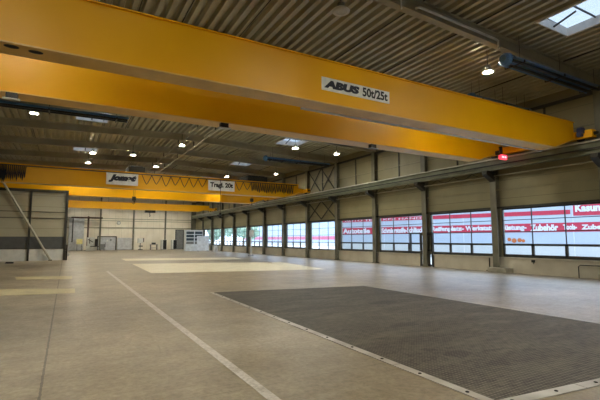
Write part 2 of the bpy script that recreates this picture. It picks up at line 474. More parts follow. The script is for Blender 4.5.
# roof deck: trapezoid ribs along Y, skylight holes left open
SKY_RECT = []
for k in range(-1, 7):
    y0 = 4.9+10*k
    SKY_RECT.append((13.4, 15.2, y0, y0+2.7)); SKY_RECT.append((.2, 1.9, y0, y0+2.9))
def deck():
    bm = bmesh.new()
    xs = []; pitch = .36; x = XL-.3
    prof = [(0, 0), (.14, 0), (.18, .17), (.32, .17), (.36, 0)]
    edges = sorted({r[0] for r in SKY_RECT} | {r[1] for r in SKY_RECT})
    pts = []
    while x < 20.55:
        for a, h in prof[:-1]: pts.append((x+a, h))
        x += pitch
    # insert the skylight edges
    def hgt(xx):
        for (a, h0), (b, h1) in zip(pts, pts[1:]):
            if a <= xx <= b: return h0+(h1-h0)*(xx-a)/(b-a)
        return 0
    for e in edges: pts.append((e, hgt(e)))
    pts.append((RIDGE, hgt(RIDGE)))
    pts = sorted(set(pts))
    for (a, h0), (b, h1) in zip(pts, pts[1:]):
        if b-a < 1e-6: continue
        m = (a+b)/2
        holes = sorted((r[2], r[3]) for r in SKY_RECT if r[0] < m < r[1])
        y = YB-.3; segs = []
        for h in holes: segs.append((y, h[0])); y = h[1]
        segs.append((y, YF+.3))
        za, zb = deckz(a)+h0, deckz(b)+h1
        for s0, s1 in segs:
            for t0, t1, dz in ((s0, s1, 0),):
                v = [bm.verts.new(q) for q in ((a, t0, za), (b, t0, zb), (b, t1, zb), (a, t1, za))]
                bm.faces.new(v)
                v = [bm.verts.new(q) for q in ((a, t0, deckz(a)+.26), (b, t0, deckz(b)+.26), (b, t1, deckz(b)+.26), (a, t1, deckz(a)+.26))]
                bm.faces.new(v[::-1])
    bmesh.ops.remove_doubles(bm, verts=bm.verts, dist=1e-4)
    me = bpy.data.meshes.new('ceiling'); bm.to_mesh(me); bm.free(); me.materials.append(M['deck'])
    o = bpy.data.objects.new('ceiling', me); C.objects.link(o)
    return struct(o, 'trapezoidal sheet roof deck')
deck()
# dark side-lap seams of the deck sheets
p = MB()
for x in (5.2, 9.4, 11.9, 17.2, 3.1, .8 + .9, -2.2):
    h = 0
    p.box(x-.012, x+.012, YB, YF, deckz(x)-.02, deckz(x)+.02)
struct(p.build('trim_8', M['dark']), 'dark lap seams along the roof deck')

# skylights
for i, (x0, x1, y0, y1) in enumerate(SKY_RECT):
    zb = min(deckz(x0), deckz(x1)) - .04; zt = max(deckz(x0), deckz(x1)) + .20
    c = MB(); t = .04
    c.box(x0-t, x0, y0-t, y1+t, zb, zt).box(x1, x1+t, y0-t, y1+t, zb, zt).box(x0, x1, y0-t, y0, zb, zt).box(x0, x1, y1, y1+t, zb, zt)
    c.box(x0-.09, x0-t, y0-.09, y1+.09, zb, zb+.05).box(x1+t, x1+.09, y0-.09, y1+.09, zb, zb+.05)
    so = struct(c.build('window_skylight', M['curb']), 'white framed roof skylight')
    MB().box(x0-t, x1+t, y0-t, y1+t, zt, zt+.02).build('glass', M['skyglass'], so)
    b = MB()
    for q in (1/3, 2/3): b.box(x0, x1, y0+(y1-y0)*q-.02, y0+(y1-y0)*q+.02, zt-.05, zt)
    b.tube([((x0+x1)/2, y1-.02, zb+.1), ((x0+x1)/2, y1-.75, zt)], .035)
    b.build('glazing_bar', M['dark'], so)

# rafters
for i, f in enumerate(cols_far):
    y = f-CW/2
    r = MB()
    r.ibeam((RIDGE, y, raft(RIDGE)), (XR, y, raft(XR)), (0, 0, 1), RD, .24, .03, .016)
    r.ibeam((RIDGE, y, raft(RIDGE)), (XL, y, raft(XL)), (0, 0, 1), RD, .24, .03, .016)
    struct(r.build('rafter', M['rafter']), 'sloping steel roof rafter')

# columns with runway brackets
RAILX = 19.52
col_names = {14.41: 'large near column at the crane end with a concrete foot', 9.41: 'column at the right edge of the picture'}
for i, f in enumerate(cols_far):
    y = f-CW/2; x0, x1 = 19.97, XR
    c = MB()
    top = raft(20.1)
    c.box(x0, x0+.025, f-CW, f, 0, top).box(x1-.025, x1, f-CW, f, 0, top).box(x0+.025, x1-.025, y-.012, y+.012, 0, top)
    for z in (.02, 5.05, 5.75): c.box(x0+.025, x1-.025, f-CW, f, z, z+.02)
    c.box(x0-.05, x1, f-CW-.05, f+.05, 0, .03)
    co = struct(c.build('column', M['column']), 'grey steel I-section column on the window wall')
    b = MB()
    b.prism([(19.975, y-.15, 4.82), (19.975, y-.15, 5.36), (19.32, y-.15, 5.36), (19.32, y-.15, 5.18)], (0, .3, 0))
    b.build('bracket', M['dark'], co)
    if i in (4, 5):
        MB().box(19.62, 20.24, f-CW-.62, f+.1, 0, .25).build('concrete_foot', M['concrete'], co, bevel=.02)
# columns on the left side
for f in cols_far:
    y = f-CW/2
    c = MB().box(XL, XL+.3, f-CW, f, 0, raft(XL+.2))
    c.prism([(XL+.29, y-.1, 5.0), (XL+.29, y-.1, 5.36), (XL+.98, y-.1, 5.36), (XL+.98, y-.1, 5.25)], (0, .2, 0))
    struct(c.build('column', M['column']), 'steel column on the left wall')

# runway beams and rails
def runway(x, label):
    t = thing('crane_runway_beam', label, 'crane rail', (x, 30, 5.36), 'crane runway beams')
    MB().ibeam((x, YB+.1, 5.36), (x, YF-.4, 5.36), (0, 0, 1), .54, .27, .024, .014).build('beam', M['rail'], t)
    MB().box(x-.035, x+.035, YB+.1, YF-.4, 5.9, 5.965).build('rail', M['steel'], t)
    return t
runway(RAILX, 'long grey-green crane runway beam carried by the columns of the window wall')
runway(-5.75, 'crane runway beam along the left side wall')
t = thing('conductor_line', 'thin black conductor line along the side of the window wall runway beam', 'cable', (19.38, 30, 5.6))
MB().box(19.365, 19.40, YB+.1, YF-.6, 5.56, 5.62).build('conductor_bar', M['black'], t)
MB().box(19.365, 19.383, YB+.1, YF-.4, 5.87, 5.935).build('pale_beam_edge', M['ledge'], t)  # pale strip added to draw the bright upper edge of the beam
for f in cols_far[3:]: MB().box(19.383, 19.512, f-.4, f-.36, 5.86, 5.875).build('strip_clip', M['dark'], t)
for f in cols_far[3:]: MB().box(19.40, 19.512, f-.3, f-.26, 5.57, 5.60).build('holder', M['dark'], t)
# conduit under the beam
t = thing('conduit_pipe', 'pale conduit pipe running below the crane runway beam', 'pipe', (19.9, 30, 5.1))
MB().tube([(19.93, 7, 5.12), (19.93, 69, 5.12)], .03).build('pipe', M['pole'], t)
# drooping cable loops under the runway beam
cb = MB(); pts = []
for k in range(18):
    y0 = 14.0+1.25*k
    pts += [(19.62, y0+1.25*q, 5.344-.24*math.sin(PI*q)) for q in [j/8 for j in range(8)]]
cb.tube(pts, .014, 5)
tag(cb.build('slack_cable', M['blackcable']), 'slack black cable drooping in loops beneath the window wall runway beam', 'cable')

# wind bracing in one bay
b = MB()
for z0, z1 in ((3.55, 5.2), (5.95, 8.2)):
    for ya, yb in ((29.44, 34.02),):
        b.tube([(20.1, ya, z0), (20.1, (ya+yb)/2, z1)], .045)
        b.tube([(20.1, yb, z0), (20.1, (ya+yb)/2, z1)], .045)
        b.tube([(20.1, ya, z1), (20.1, (ya+yb)/2, z0)], .045)
        b.tube([(20.1, yb, z1), (20.1, (ya+yb)/2, z0)], .045)
struct(b.build('trim_bracing', M['dark']), 'crossed wind bracing between two columns')

# ------------------------------------------------------------------ left partition with brace
PY = 40.0
p = MB()
p.box(XL, -.02, PY, PY+.12, 1.95, 5.72)
part = struct(p.build('wall_partition', M['partition']), 'beige sheet partition at the left')
MB().box(XL, -.02, PY, PY+.12, .97, 1.95).build('panel_band', M['partdark'], part)
MB().box(XL, -.02, PY, PY+.12, 0, .97).build('panel_base', M['partlow'], part)
q = MB()
for x, ww in ((-2.6, .07), (-.05, .1)): q.box(x-ww, x+ww, PY-.14, PY-.0, 0, 5.72)
q.box(XL, .05, PY-.16, PY+.14, 5.6, 5.82)
for z in (3.95, 3.42, .95): q.box(XL, -.1, PY-.05, PY, z, z+.05)
q.build('post_frame', M['dark'], part)
t = thing('brace_tube', 'slanting pale steel tube propped against the left partition', 'brace', (-1.06, 39.7, 0))
MB().tube([(-1.02, 39.7, .06), (-5.0, 39.7, 7.1)], .085, 10).build('tube', M['pole'], t)
MB().box(-1.16, -.9, 39.66, 39.86, 0, .08).build('foot_plate', M['dark'], t)
t = thing('door_stop_post', 'dark post with a pale block at the free end of the left partition', 'post', (.12, 39.9, 0))
MB().box(.06, .16, 39.75, 39.9, 0, 1.3).build('post', M['black'], t)
MB().box(.16, .34, 39.75, 39.9, .35, .6).build('block', M['white'], t)
tag(MB().prism([(-3.72, 36.3, 0), (-3.2, 36.3, 0), (-3.2, 36.3, .10), (-3.66, 36.3, .12)], (0, .3, 0)).build('rubber_wedge', M['black'], bevel=.01), 'small black rubber block lying on the floor at far left', 'block')

# ------------------------------------------------------------------ floor markings, patches and chequer plate
def flat(name, pts, m, z=.004, label=None):
    o = MB().prism([(x, y, 0) for x, y in pts], (0, 0, z)).build(name, m)
    return struct(o, label)
flat('floor_marking', [(1.97, .5), (2.095, .5), (2.095, 25), (1.97, 25)], M['line'], .003, 'worn white line on the floor')
flat('floor_patch', [(3.9, 22.4), (13.2, 20.3), (14.4, 28.6), (4.15, 31.6)], M['cream'], .003, 'pale cream floor patch')
flat('floor_patch', [(4.3, 36.5), (13.6, 34.5), (14.2, 38.2), (4.4, 40.5)], M['cream'], .003, 'second cream floor patch')
flat('floor_patch', [(-3.4, 15.95), (.34, 15.35), (.36, 16.75), (-3.4, 18.5)], M['yellowpatch'], .003, 'pale yellow floor patch near')
flat('floor_patch', [(-1.75, 21.5), (.32, 20.8), (.34, 22.5), (-1.95, 23.2)], M['yellowpatch'], .003, 'pale yellow floor patch farther')

PA, PB, PC, PD = (4.06, 2.98), (9.52, 2.42), (9.70, 12.40), (4.25, 13.30)
t = thing('chequer_plate_platform', 'large dark chequer plate deck let into the floor', 'floor plate', ((PA[0]+PC[0])/2, (PA[1]+PC[1])/2, 0))
MB().prism([(x, y, 0) for x, y in (PA, PB, PC, PD)], (0, 0, .006)).build('deck_plate', M['chequer'], t)
def strip(a, b, w, n, side):
    a, b = Vector((a[0], a[1], 0)), Vector((b[0], b[1], 0)); d = (b-a); L = d.length; d.normalize()
    nrm = Vector((-d.y, d.x, 0))*side
    for i in range(n):
        s0, s1 = a+d*(L*i/n+.006), a+d*(L*(i+1)/n-.006)
        fo = MB().prism([s0, s1, s1+nrm*w, s0+nrm*w], (0, 0, .012)).build('frame_bar', M['frame_steel'], t)
        for q in (.2, .7):
            c = s0.lerp(s1, q)+nrm*w*.5
            MB().lathe((c.x, c.y, .010), [(.022, 0), (.022, .008), (.012, .012)], 8).build('bolt', M['bolt'], fo)
strip(PA, PD, .13, 7, 1)
strip((PA[0]-.13, PA[1]), PB, .15, 4, -1)

# ------------------------------------------------------------------ cranes
Z0, Z1 = 5.57, 6.88
def girder(parent, name, xl, xr, y0, y1, z0=Z0, z1=Z1, taper=1.6, ltaper=.45):
    w = MB()
    poly = [(xl, z0+.55), (xl+ltaper, z0+.03), (xr-taper, z0+.03), (xr, z0+.55), (xr, z1-.03), (xl, z1-.03)]
    w.prism([(x, y0+.06, z) for x, z in poly], (0, y1-y0-.12, 0))
    g = w.build(name, M['yellow'], parent)
    f = MB()
    low = [(xl, z0+.55), (xl+ltaper, z0+.03), (xr-taper, z0+.03), (xr, z0+.55)]
    for (xa, za), (xb, zb) in zip(low, low[1:]):
        f.prism([(xa, y0, za), (xb, y0, zb), (xb, y0, zb-.03), (xa, y0, za-.03)], (0, y1-y0, 0))
    f.build('bottom_flange', M['under'], g)
    MB().box(xl, xr, y0, y1, z1-.03, z1).build('top_flange', M['yellow'], g)
    return g

c1 = thing('overhead_crane', 'big near yellow double girder overhead crane with a white nameplate', 'crane', (7.5, 11.5, 5.965), 'yellow overhead cranes')
GY = 9.62
g1 = girder(c1, 'front_girder', -5.55, 19.33, GY, GY+.64)
rail1 = MB().box(-4.0, 18.9, GY+.50, GY+.56, Z1, Z1+.05).build('trolley_rail', M['steel'], c1)
g2 = girder(c1, 'rear_girder', -5.55, 18.95, 12.95, 13.62)
MB().box(-4.0, 18.6, 13.05, 13.11, Z1, Z1+.05).build('trolley_rail', M['steel'], c1)
# nameplate
np_ = MB().prism([(6.16, GY+.045, 5.975), (8.68, GY+.045, 5.965), (8.68, GY+.045, 6.345), (6.16, GY+.045, 6.36)], (0, .016, 0)).build('nameplate', M['signwhite'], g1)
text('lettering', 'ABUS', 0, (6.24, GY+.042, 6.05), FACE_Y, M['navy'], np_, width=1.26, height=.24, offset=.075, shear=.16)
text('lettering', '50t/25t', 0, (7.62, GY+.042, 6.03), FACE_Y, M['blackink'], np_, width=.98, height=.28, offset=.03)
# stencil marks on the underside of the front flange: two dark oval openings
for x, y in ((-1.13, GY+.17), (-.72, GY+.23)):
    o = MB(); o.lathe((0, 0, 0), [(.055, 0), (.085, 0), (.085, .006), (.055, .006)], 20)
    o.tube([(-.07, -.02, .003), (.07, .02, .003)], .016, 6)
    for v in o.bm.verts: v.co.x *= 1.55; v.co += Vector((x, y, Z0-.007))
    o.build('oval_mark', M['black'], g1)
def carriage(x, ya, yb, parent, base=5.965):
    e = MB().box(x-.17, x+.17, ya, yb, base+.12, base+.46).build('end_carriage', M['yellow'], parent, bevel=.02)
    for y in (ya+.55, yb-.55):
        wv = MB(); wv.tube([(x-.06, y, base+.155), (x+.06, y, base+.155)], .155, 20); wv.build('wheel', M['bolt'], e)
    for y, s in ((ya, -1), (yb, 1)):
        MB().tube([(x, y, base+.29), (x, y+s*.16, base+.29)], [.085, .06], 12).build('buffer', M['black'], e)
    return e
ec = carriage(RAILX, 8.95, 14.3, c1)
carriage(-5.75, 8.95, 14.3, c1)
mt = MB().tube([(RAILX-.22, 9.48, 6.42), (RAILX-.22, 9.12+.2, 6.42), (RAILX-.22, 9.25, 6.42)], [.15, .15, .12], 14).box(RAILX-.34, RAILX-.02, 9.3, 9.5, 6.16, 6.34).build('drive_motor', M['motorblue'], ec)
# end walls joining girders to the carriages
MB().box(18.5, RAILX-.16, GY+.68, 9.62+1.0, 6.1, 6.5).build('girder_joint', M['yellow'], c1)
MB().box(18.4, RAILX-.16, 13.1, 13.5, 6.1, 6.5).build('girder_joint', M['yellow'], c1)
# red load display on the rear girder end
ld = MB().box(18.62, 19.12, 12.74, 12.86, 5.70, 5.93).build('load_display', M['redled'], c1)
text('digits', '50.0', 0, (18.70, 12.735, 5.76), FACE_Y, M['pinkled'], ld, width=.34, height=.10, offset=.01)
MB().box(18.80, 18.86, 12.80, 12.94, 5.93, 6.35).box(18.80, 18.86, 12.80, 12.96, 6.3, 6.36).build('bracket', M['dark'], ld)
MB().box(18.5, 18.62, 12.74, 12.96, 5.9, 6.1).build('junction_box', M['maroon'], c1)
# flood lights under the rear girder
for x in (-1.42, 4.42, 10.72):
    fl = MB().box(x-.13, x+.13, 12.92, 13.10, Z0-.16, Z0-.005).build('floodlight', M['black'], c1)
    MB().prism([(x-.19, 12.86, Z0-.20), (x+.19, 12.86, Z0-.20), (x+.19, 13.12, Z0-.165), (x-.19, 13.12, Z0-.165)], (0, 0, .03)).build('lens', M['lensoff'], fl)
# pale cable tray behind the front girder
MB().box(5.95, 18.2, 10.44, 10.53, 5.60, 5.65).build('cable_tray', M['white'], c1)
for x in (6.1, 9, 12, 15, 18): MB().box(x-.03, x+.03, 10.30, 10.50, 5.65, 5.69).build('tray_arm', M['dark'], c1)

# second crane
c2 = thing('overhead_crane', 'middle yellow overhead crane hung with zigzag cables and two white signs', 'crane', (7.5, 35.5, 5.965), 'yellow overhead cranes')
G2 = 33.7
h1 = girder(c2, 'front_girder', -5.55, 18.85, G2, G2+.66)
h2 = girder(c2, 'rear_girder', -5.55, 18.85, 41.3, 41.96)
carriage(RAILX, 33.0, 42.6, c2); carriage(-5.75, 33.0, 42.6, c2)
MB().box(18.3, RAILX-.16, 33.8, 34.2, 6.1, 6.5).build('girder_joint', M['yellow'], c2)
MB().box(18.3, RAILX-.16, 41.4, 41.8, 6.1, 6.5).build('girder_joint', M['yellow'], c2)
MB().box(-4, 18.5, 34.2, 34.26, Z1, Z1+.05).build('trolley_rail', M['steel'], c2)
MB().box(-4, 18.5, 41.4, 41.46, Z1, Z1+.05).build('trolley_rail', M['steel'], c2)
SY = G2-.20
s1 = MB().box(2.40, 4.62, SY, SY+.02, 5.80, 6.68).build('nameplate', M['signwhite'], h1)
text('lettering', 'Jomat', 0, (2.56, SY-.003, 5.98), FACE_Y, M['navy'], s1, width=1.96, height=.6, offset=.09, shear=.35)
s2 = MB().box(10.12, 12.42, SY, SY+.02, 5.80, 6.66).build('nameplate', M['signwhite'], h1)
text('lettering', 'Tragl. 20t', 0, (10.28, SY-.003, 5.98), FACE_Y, M['blackink'], s2, width=2.0, height=.52, offset=.05)
for x in (2.6, 4.4, 10.3, 12.2): MB().box(x-.03, x+.03, SY+.02, G2+.07, 6.2, 6.26).build('sign_arm', M['dark'], h1)
# festoon: a track and hanging cable loops
MB().box(-5.0, 18.6, G2-.14, G2-.09, 6.70, 6.76).build('festoon_track', M['dark'], c2)
for i in range(12):
    x = -4+i*1.97; MB().box(x-.02, x+.02, G2-.10, G2+.07, 6.72, 6.75).build('track_arm', M['dark'], c2)
def loops(x0, x1, n, depth, mname, y, sharp=1.0):
    for i in range(n):
        a = x0+(x1-x0)*i/n; bb = x0+(x1-x0)*(i+1)/n
        dd = depth*(.85+.3*random.random())
        pts = []
        for j in range(9):
            s = j/8
            pts.append((a+(bb-a)*s, y+.02*math.sin(i*2.1), 6.72-dd*(1-abs(2*s-1)**1.25)))
        MB().tube(pts, .028, 5).build('cable_loop', M[mname], c2)
loops(4.9, 10.0, 7, .78, 'brown', G2-.12)
loops(12.5, 14.0, 2, .78, 'brown', G2-.12)
loops(14.0, 18.2, 24, .80, 'blackcable', G2-.12)
loops(-4.6, -3.7, 12, 1.15, 'blackcable', G2-.12)
loops(-3.7, -2.6, 10, .95, 'brown', G2-.12)
# two hoist trolleys on the girders
def trolley(x0, x1, hook_x, hook_z):
    tr = MB().box(x0, x1, 34.1, 41.6, Z1+.06, Z1+.5).box(x0+.2, x1-.1, 34.5, 36.6, Z1+.5, Z1+.62).build('hoist_trolley', M['black'], c2)
    dr = MB().tube([(x0+.2, 35.6, Z1+.12), (x1-.2, 35.6, Z1+.12)], .22, 14).build('rope_drum', M['midgrey'], tr)
    rp = MB()
    for dx in (-.06, .06): rp.tube([(hook_x+dx, 35.6, Z1+.1), (hook_x+dx, 35.6, hook_z+.3)], .014, 5)
    rp.build('rope', M['blackcable'], tr)
    hb = MB().box(hook_x-.14, hook_x+.14, 35.5, 35.7, hook_z, hook_z+.32)
    hb.tube([(hook_x, 35.6, hook_z), (hook_x, 35.6, hook_z-.12), (hook_x+.09, 35.6, hook_z-.2), (hook_x, 35.6, hook_z-.28), (hook_x-.09, 35.6, hook_z-.22)], .03, 6)
    hb.build('hook_block', M['hookred'], tr)
    return tr
trolley(4.0, 5.2, 4.65, 4.85)
trolley(13.9, 15.8, 14.9, 5.2)
pc = MB().tube([(11.15, SY-.06, 6.72), (11.16, SY-.06, 3.9)], .022, 6).build('pendant_cable', M['blackcable'], c2)
MB().box(11.08, 11.24, SY-.12, SY, 3.5, 3.92).build('pendant_switch', M['black'], pc)
MB().box(11.12, 11.18, SY-.08, G2-.10, 6.70, 6.76).build('pendant_arm', M['dark'], pc)

# third crane
c3 = thing('overhead_crane', 'far yellow single girder overhead crane before the far wall', 'crane', (7.5, 62, 5.965), 'yellow overhead cranes')
k1 = girder(c3, 'girder', -5.55, 18.9, 61.7, 62.3, 5.86, 6.86)
carriage(RAILX, 60.4, 63.6, c3); carriage(-5.75, 60.4, 63.6, c3)
MB().box(18.2, RAILX-.16, 61.8, 62.2, 6.1, 6.5).build('girder_joint', M['yellow'], c3)
tr = MB().box(9.65, 11.0, 61.6, 62.4, 5.55, 5.855).build('hoist_trolley', M['black'], c3)
hb = MB().tube([(10.3, 62, 5.56), (10.3, 62, 5.2), (10.38, 62, 5.1), (10.3, 62, 5.0), (10.22, 62, 5.06)], .05, 6).build('hook', M['hookred'], tr)

# ------------------------------------------------------------------ high bay lamps
def lamp(loc, label, lens='lens'):
    x, y, z = loc
    t = thing('high_bay_lamp', label, 'lamp', loc, 'high bay lamps')
    MB().lathe((x, y, z), [(.25, .0), (.255, .02), (.20, .08), (.12, .12), (.11, .115), (.19, .07), (.235, .015)], 24).build('shade', M['lampshade'], t, smooth=True)
    MB().lathe((x, y, z), [(.10, .11), (.11, .14), (.11, .24), (.06, .28)], 16).build('housing', M['lamphousing'], t)
    MB().lathe((x, y, z), [(.1, -.012), (.228, .010), (.228, .022), (.1, .022)], 24).build('lens', M[lens], t)
    MB().tube([(x, y, z+.26), (x, y, deckz(x)+.02)], .018, 6).build('hanger', M['dark'], t)
    return t
LAMPS = [
 (13.85, 9.85, 8.12, 'round glowing lamp beside the blue heater under the near rafter'),
 (-1.70, 24.6, 8.12, 'leftmost glowing lamp below the near crane'),
 (6.86, 29.2, 8.32, 'round glowing lamp by the long roof pipes, nearer of two'),
 (6.91, 39.2, 8.36, 'round glowing lamp by the long roof pipes, just above the middle crane'),
 (4.27, 34.2, 8.28, 'round glowing lamp above the first white sign of the middle crane'),
 (16.99, 24.7, 7.93, 'round glowing lamp nearest the window wall below the near crane'),
 (13.63, 24.85, 8.04, 'round glowing lamp at the right end of a bright skylight'),
 (13.94, 39.8, 8.04, 'round glowing lamp just above the second white sign of the middle crane'),
 (17.01, 34.8, 7.84, 'round glowing lamp over the dense cable bundle of the middle crane'),
 (1.47, 34.3, 8.18, 'round glowing lamp at the end of the left far skylight'),
 (1.35, 39.2, 8.2, 'lowest round glowing lamp above the middle crane at the left'),
 (10.63, 54.0, 7.2, 'round glowing lamp between the middle and far cranes, right one'),
 (1.3, 54.0, 7.2, 'round glowing lamp between the middle and far cranes, left one'),
]
first = None
for x, y, z, lb in LAMPS:
    lamp((x, y, z), lb)
lamp((6.56, 9.25, 8.2), 'unlit round lamp at the top edge above the near crane girder', 'lensoff')
for x, y in ((-1.7, 9.8), (-1.7, 17), (6.8, 17), (13.8, 17), (-1.7, 4.2), (6.8, 4.2), (13.8, 4.2), (-1.7, -1), (6.8, -1), (13.8, -1), (6.8, -7), (13.8, -7), (6.8, 22), (-1.7, 48.5), (6.8, 48.5), (14, 48.5), (1.5, 57), (6, 57), (10.5, 57), (15, 57)):  # unseen lamps added to brighten the hall and the near girder
    lamp((x, y, 8.1), 'added round lamp, unseen, brightening the hall')
for x in (1.5, 5.5, 9.5, 13.5, 17): lamp((x, 70, 6.95), 'added round lamp, unseen, brightening the hall')  # unseen row added behind the far crane to light the far wall

# ------------------------------------------------------------------ radiant tube heaters
def heater(x0, x1, y, z, label):
    t = thing('radiant_heater', label, 'heater', ((x0+x1)/2, y, z), 'blue radiant tube heaters')
    n = 7; out = []; inn = []
    for i in range(n):
        a = PI*i/(n-1); out.append((x0, y-.36*math.cos(a), z+.20*math.sin(a))); inn.append((x0, y-.335*math.cos(a), z-.0+.175*math.sin(a)))
    MB().prism(out+inn[::-1], (x1-x0, 0, 0)).build('reflector_hood', M['blue'], t)
    MB().tube([(x0+.1, y-.16, z+.0), (x1-.05, y-.16, z+.0)], .06, 10).tube([(x0+.1, y+.16, z), (x1-.05, y+.16, z)], .06, 10).build('burner_tube', M['tube'], t)
    MB().tube([(x0-.22, y, z+.05), (x0-.12, y, z+.06), (x0+.02, y, z+.06)], [.13, .21, .25], 16).build('burner_box', M['blue'], t)
    for q in (.08, .5, .92):
        xx = x0+(x1-x0)*q
        hb = MB().tube([(xx, y-.2, z+.16), (xx, y-.2, deckz(xx)+.02)], .008, 5).tube([(xx, y+.2, z+.16), (xx, y+.2, deckz(xx)+.02)], .008, 5)
        hb.build('hanger_chain', M['dark'], t)
        MB().box(xx-.03, xx+.03, y-.38, y+.38, z-.075, z-.05).box(xx-.03, xx+.03, y-.385, y-.36, z-.07, z+.02).box(xx-.03, xx+.03, y+.36, y+.385, z-.07, z+.02).build('clamp_bar', M['tube'], t)
heater(13.35, 19.4, 8.75, 8.02, 'blue tube heater beside the near skylight at upper right')
heater(15.6, 19.6, 12.0, 8.0, 'dark blue heater peeping over the right end of the near girder')
heater(-4.6, 2.6, 23.3, 8.0, 'blue tube heater below the near crane at the far left')
heater(13.4, 19.2, 29.2, 8.0, 'blue tube heater below the bright middle skylight')

# ------------------------------------------------------------------ pipes on the roof
tag(MB().tube([(7.69, 19.8, 8.34), (7.69, 72, 8.34)], .05, 8).build('roof_pipe', M['pole']), 'pale round pipe under the roof, right one of two', 'pipe')
tag(MB().tube([(6.6, 19.8, 8.38), (6.6, 72, 8.38)], .035, 8).build('roof_pipe', M['rafter']), 'thinner grey pipe under the roof, left one of two', 'pipe')
b = MB()
for f in cols_far[6:]:
    b.box(7.66, 7.72, f-CW/2-.03, f-CW/2+.03, 8.38, raft(7.69)+.01)
    b.box(6.57, 6.63, f-CW/2-.03, f-CW/2+.03, 8.40, raft(6.6)+.01)
struct(b.build('trim_9', M['dark']), 'pipe hangers under the rafters')
yr = 9.12-CW/2
def rz(x): return raft(x)+.09
tag(MB().tube([(9.05, yr-.14, rz(9.0)-.0), (9.2, yr-.15, rz(9.2)+.08), (12.8, yr-.15, rz(12.8)+.08), (13.0, yr-.15, rz(13.0)+.05), (13.0, yr-.15, 8.42)], .04, 8).build('gas_pipe', M['white']), 'white pipe along the near rafter leading to the blue heater', 'pipe')
tag(MB().tube([(7.1, yr-.14, raft(7.1)+.35), (8.3, yr-.14, raft(8.3)+.28), (8.45, yr-.14, raft(8.45)+.22), (8.45, yr-.14, raft(8.45)-.12)], .03, 8).build('cable_conduit', M['white']), 'short bent conduit at the top of the picture', 'pipe')

# ------------------------------------------------------------------ small things on the window wall
t = thing('pipe_guard', 'dark bent pipe guard on the floor below the right end window', 'guard', (20.1, 9.8, 0))
MB().tube([(20.1, 10.22, 0), (20.1, 10.22, .50), (20.1, 10.14, .57), (20.1, 8.7, .57), (20.1, 8.62, .5), (20.1, 8.62, 0)], .022, 8).build('rail', M['dark'], t)
t = thing('wall_socket', 'small dark socket box on the plinth right of the concrete footed column', 'socket', (20.2, 12.3, .6))
MB().box(20.16, 20.24, 12.27, 12.42, .58, .7).build('body', M['dark'], t, bevel=.008)
MB().tube([(20.2, 12.34, .58), (20.2, 12.34, .5)], .015).build('plug', M['black'], t)
t = thing('down_pipe', 'short dark pipe on the plinth left of the concrete footed column', 'pipe', (20.15, 14.85, 0))
MB().tube([(20.215, 14.8, .73), (20.215, 14.8, .06), (20.215, 15.0, .03)], .03).build('tube', M['dark'], t)

# ------------------------------------------------------------------ far end
# tall pale door panel
t = thing('tall_sliding_door', 'tall pale grey sliding door beside the left partition at the far wall', 'door', (1.6, 74.1, 0))
MB().box(.35, 2.45, 73.95, 74.25, 0, 5.05).build('leaf', M['grey'], t)
MB().box(.78, .95, 73.9, 73.96, 1.3, 5.0).build('dark_gap_strip', M['dark'], t)  # dark strip drawn in place of the shaded gap at the door
MB().box(.3, 2.5, 73.9, 74.28, 5.05, 5.15).build('top_rail', M['dark'], t)
t = thing('pillar_jib_crane', 'dark pillar jib crane standing at the far left of the hall end', 'crane', (2.98, 73, 0))
MB().box(2.84, 3.1, 72.9, 73.15, 0, 5.35).build('mast', M['maroon'], t)
MB().ibeam((.6, 73, 5.0), (5.0, 73, 5.0), (0, 0, 1), .25, .16).build('arm', M['maroon'], t)
MB().box(2.6, 3.35, 72.7, 73.3, 0, .05).build('base_plate', M['dark'], t)
# machine
t = thing('milling_machine', 'pale milling machine with black fittings below the jib crane', 'machine', (3.6, 71.5, 0))
MB().box(2.75, 4.2, 71.2, 72.3, 0, .75).box(2.9, 3.9, 71.4, 72.3, .75, 2.05).build('body', M['white'], t, bevel=.03)
MB().box(3.95, 4.35, 71.0, 71.8, .6, 1.8).build('spindle_head', M['black'], t, bevel=.03)
MB().box(3.3, 4.5, 70.9, 71.5, .62, .74).build('work_table', M['dark'], t)
MB().tube([(3.0, 71.38, 1.75), (3.7, 71.38, 1.3)], .05).tube([(3.2, 71.38, 1.1), (3.2, 71.38, 1.9)], .04).build('hose', M['blackcable'], t)
t = thing('notice_board', 'small bright yellowish notice board left of the milling machine', 'board', (1.9, 72.9, 0))
MB().box(1.45, 2.3, 72.88, 72.92, 1.0, 1.8).build('panel', M['brass'], t)
for x in (1.55, 2.2): MB().box(x-.03, x+.03, 72.92, 72.97, 0, 1.75).build('leg', M['dark'], t)
# roll door
struct(MB().box(4.42, 4.55, 74.2, 74.4, 0, 2.15).box(7.15, 7.28, 74.2, 74.4, 0, 2.15).box(4.42, 7.28, 74.2, 74.4, 2.1, 2.25).build('door_2', M['dark']), 'wide grey door at the far wall')
o = bpy.data.objects['door_2']
MB().box(4.55, 7.15, 74.28, 74.4, 0, 2.1).build('door_leaf', M['grey'], o)
t = thing('tool_trolley', 'dark tool trolley in front of the wide far door', 'trolley', (5.2, 72.5, 0))
MB().box(4.75, 5.4, 72.2, 72.7, .15, 1.0).build('cabinet', M['midgrey'], t, bevel=.02)
for x in (4.82, 5.33):
    for y in (72.27, 72.63): MB().tube([(x-.03, y, .075), (x+.03, y, .075)], .075, 10).build('wheel', M['black'], t)
MB().box(5.42, 5.5, 72.4, 72.45, .5, 1.25).box(5.38, 5.42, 72.4, 72.45, .9, 1.0).build('handle', M['black'], t)
for i, (x, z) in enumerate(((5.9, 1.35), (6.4, 1.5))):
    tag(MB().box(x-.12, x+.12, 74.25, 74.275, z, z+.3).build('notice_sheet', M['midgrey' if i else 'white']), ['white', 'dark'][i]+' notice sheet stuck on the wide far door', 'sheet')
